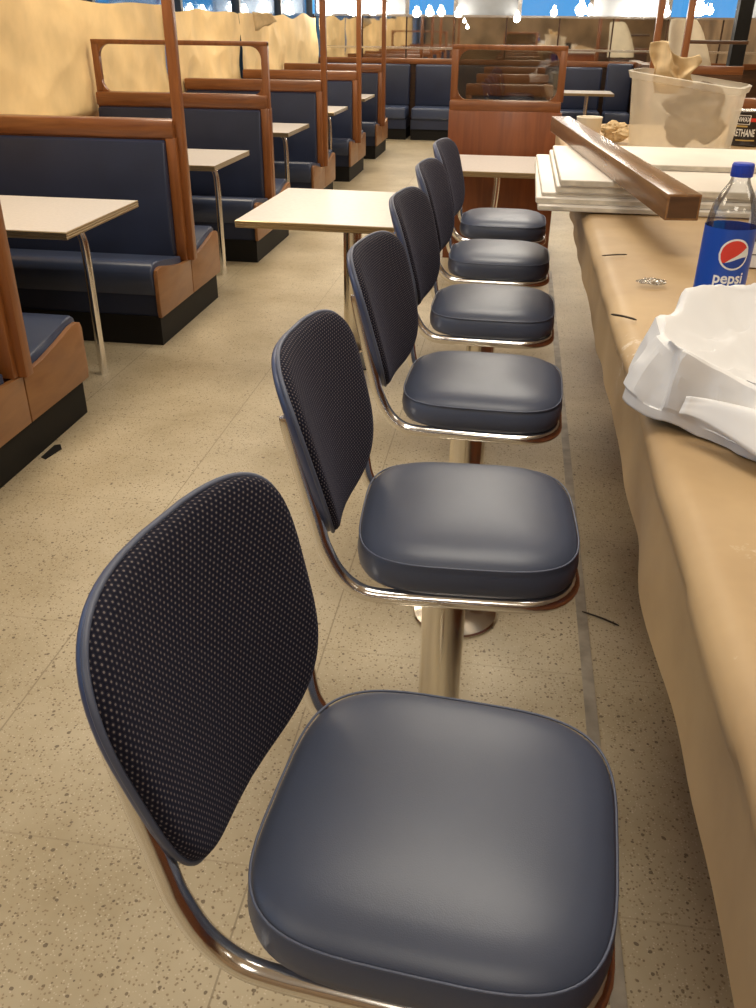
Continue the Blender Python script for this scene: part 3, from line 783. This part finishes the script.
# ------------------------------------------------------------------ clear tub with paper in it
t = thing('storage_tub', 'cloudy clear plastic storage tub holding brown paper, behind the white boards', 'tub', (.775, 4.62, CZ+.006), math.radians(-20))
def tub_ring(sx, sy, z, n=64):
    out = []
    for k in range(n):
        q = superell(sx, sy, 7, k, n); out.append((q[0], q[1], z - (.03*(q[0]/.26) if z > .2 else 0)))
    return out
rgs = [tub_ring(.215, .160, 0), tub_ring(.22, .165, .008), tub_ring(.243, .182, .272), tub_ring(.245, .184, .274), tub_ring(.252, .196, .276), tub_ring(.258, .202, .296), tub_ring(.260, .204, .303), tub_ring(.253, .197, .306), tub_ring(.246, .186, .306)]
B().loft(rgs, cap1=False).build('body', M['tub'], t, ang=50)
def lump(name, mat, c, r, label, seed, cat='paper', parent=None, squash=(1, 1, 1), amp=.35, n=36):
    def fn(u, v):
        th = 2*PI*u; ph = PI*(v-.5)
        d = Vector((math.cos(ph)*math.cos(th), math.cos(ph)*math.sin(th), math.sin(ph)))
        k = 1+amp*(noise.noise(d*1.6+Vector((seed, 0, 0)))+.7*(.5-abs(noise.noise(d*3+Vector((0, seed, 0))))*1.6))
        k = min(k, 1.35)
        return (d.x*r*k*squash[0], d.y*r*k*squash[1], d.z*r*k*squash[2])
    o = B().grid(fn, n, n//2, wrap=True).build(name, mat, ang=30)
    o.location = c
    return tag(o, label, cat)
lump('crumpled_paper', M['grey_paper'], (.80, 4.545, CZ+.158), .10, 'dark grey brown crumpled paper inside the clear tub', 3, squash=(1.25, .6, 1.08), amp=.75, n=56)
# paper sheet poking out of the tub
def poke(u, v):
    x = .635+.165*u; z = CZ+.235+(.215+.02*math.sin(u*PI*2.2)-.055*u)*v
    y = 4.72+.030*math.sin(u*9+v*2)+.03*noise.noise(Vector((u*4, v*4, 5)))
    return (x-.055*v*(1-u)+.03*noise.noise(Vector((u*3, v*3, 9))), y-.05*v, z)
o = solid(B().grid(poke, 40, 30).build('crumpled_sheet', M['rag'], ang=30), .002)
tag(o, 'creased tan paper sheet sticking up out of the clear tub', 'paper')

# cup and rag paper
t = thing('paper_cup', 'small cream cup standing on the counter left of the clear tub', 'cup', (.345, 4.72, CZ+.006))
b = B(); n = 32
pf = [(.05, 0), (.052, .004), (.062, .115), (.064, .118), (.0625, .121), (.058, .118), (.049, .008)]
b.loft([[(r*math.cos(2*PI*k/n), r*math.sin(2*PI*k/n), z) for k in range(n)] for r, z in pf])
b.build('body', M['cream'], t)
lump('crumpled_rag', M['rag'], (.478, 4.76, CZ+.060), .054, 'crumpled tan rag on the counter between the cup and the clear tub', 21, 'rag', squash=(1.15, .75, .72), amp=.5, n=48)

# varnish can
VX, VY, VR = 1.118, 4.86, .080
t = thing('varnish_can', 'dark varnish can with white lettering at the right edge beside the tub', 'can', (VX, VY, CZ+.006))
B().lathe([(.001, 0), (VR, 0), (VR+.002, .004), (VR, .008), (VR, .146), (VR+.002, .150), (VR, .154), (.001, .154)], n=48).build('body', M['can_black'], t)
B().lathe([(.001, .150), (VR-.004, .150), (VR-.004, .157), (VR-.012, .157), (VR-.014, .153), (VR-.022, .153), (VR-.024, .156), (.001, .156)], n=48).build('lid', M['can_lid'], t)
ac = math.atan2(-VY, -VX)
W = lambda da, z, e=.0012: (lambda x, y: ((VR+e)*math.cos(ac+da+x/VR), (VR+e)*math.sin(ac+da+x/VR), z+y))
def rect(w, h, n=16):
    vs = []; fs = []
    for i in range(n+1): vs += [(-w/2+w*i/n, -h/2), (-w/2+w*i/n, h/2)]
    for i in range(n): fs.append((2*i, 2*i+2, 2*i+3, 2*i+1))
    return vs, fs
mapped('stripe', *rect(.14, .016, 24), W(.35, .118), M['red'], t)
mapped('badge_border', *rect(.080, .042), W(-.30, .118, .0016), M['white'], t)
mapped('badge', *rect(.073, .036), W(-.30, .118, .002), M['can_black'], t)
mapped('lettering', *text_mesh('MINWAX', .030, .62, .0006), W(-.30, .118, .0026), M['white'], t)
mapped('stripe', *rect(.07, .008), W(-.35, .089), M['gold'], t)
mapped('lettering', *text_mesh('URETHANE', .046, .52, .001), W(-.16, .058, .0016), M['white'], t)
mapped('stripe', *rect(.09, .006), W(.1, .026), M['gold'], t)

# scraps
def stick(name, a, c, r, mat, label, cat):
    o = B().tube(smooth_path([a, tuple((Vector(a)+Vector(c))*.5+Vector((.002, .004, 0))), c], 4), [r*.5]+[r]*7+[r*.5], 6).build(name, mat)
    return tag(o, label, cat)
stick('splinter', (.215, 1.745, CZ+.0075), (.262, 1.715, CZ+.0075), .0022, M['splinter'], 'dark splinter on the counter paper touching the white paper bag', 'splinter')
stick('splinter', (.236, 2.26, CZ+.0075), (.300, 2.285, CZ+.0075), .0018, M['splinter'], 'thin dark splinter on the counter paper farther from the white bag', 'splinter')
stick('twig', (.322, 2.26, .004), (.43, 2.205, .004), .003, M['splinter'], 'thin dark stick on the floor beside the grey floor strip', 'stick')
lump('plastic_scrap', M['plastic'], (.325, 2.0, CZ+.014), .018, 'small clear plastic scrap on the counter behind the white paper bag', 11, 'scrap', squash=(1.5, 1, .3), amp=.6)
o = B().prism([(-1.862, 3.0), (-1.835, 2.985), (-1.815, 3.09), (-1.84, 3.13), (-1.862, 3.12)], 'z', .0005, .004).build('black_scrap', M['black'], smooth=False)
tag(o, 'flat black scrap on the floor against the nearest booth base', 'scrap')

# ------------------------------------------------------------------ light
LN = 0
def panel(x, y, e, sx=.9, sy=.9, c=(1, .80, .55)):
    li = bpy.data.lights.new('ceiling_lamp', 'AREA'); li.shape = 'RECTANGLE'; li.size = sx; li.size_y = sy; li.energy = e; li.color = c
    o = bpy.data.objects.new('ceiling_lamp', li); col.objects.link(o); o.location = (x, y, ZC-.03)
for y, k in ((-1.2, .55), (1.4, .68), (4.2, 1.0), (7.0, 1.05), (9.8, 1.05), (12.8, 1.05)):
    panel(-2.2, y, 27*k, c=(1, .87, .67)); panel(.1, y, 29*k, c=(1, .925, .79)); panel(2.6, y, 21*k, c=(1, .89, .72))
w = bpy.data.worlds.new('evening'); scene.world = w; w.use_nodes = True
bg = w.node_tree.nodes['Background']; bg.inputs[0].default_value = (.12, .44, .88, 1); bg.inputs[1].default_value = 1.0

# ------------------------------------------------------------------ camera
F_, PITCH, YAW, ROLL = 860.36, math.radians(29.121), math.radians(8.2278), math.radians(.6996)
cy, sy, cp, sp = math.cos(YAW), math.sin(YAW), math.cos(PITCH), math.sin(PITCH)
Fw = Vector((-sy*cp, cy*cp, -sp)); Rr = Vector((cy, sy, 0)); U = Rr.cross(Fw)
c, s = math.cos(ROLL), math.sin(ROLL)
R2 = c*Rr+s*U; U2 = -s*Rr+c*U
cam = bpy.data.cameras.new('camera'); co = bpy.data.objects.new('camera', cam); col.objects.link(co)
mw = Matrix.Identity(4)
for i in range(3):
    mw[i][0] = R2[i]; mw[i][1] = U2[i]; mw[i][2] = -Fw[i]
mw[2][3] = 1.6
co.matrix_world = mw
cam.sensor_fit = 'HORIZONTAL'; cam.sensor_width = 36; cam.lens = F_/756*36; cam.clip_start = .02
scene.camera = co
scene.view_settings.view_transform = 'Standard'
scene.view_settings.look = 'None'
scene.view_settings.exposure = 0.28
try:
    scene.cycles.use_denoising = True
    scene.cycles.max_bounces = 8
    scene.cycles.transparent_max_bounces = 16
    scene.cycles.sample_clamp_indirect = 6
except Exception: pass
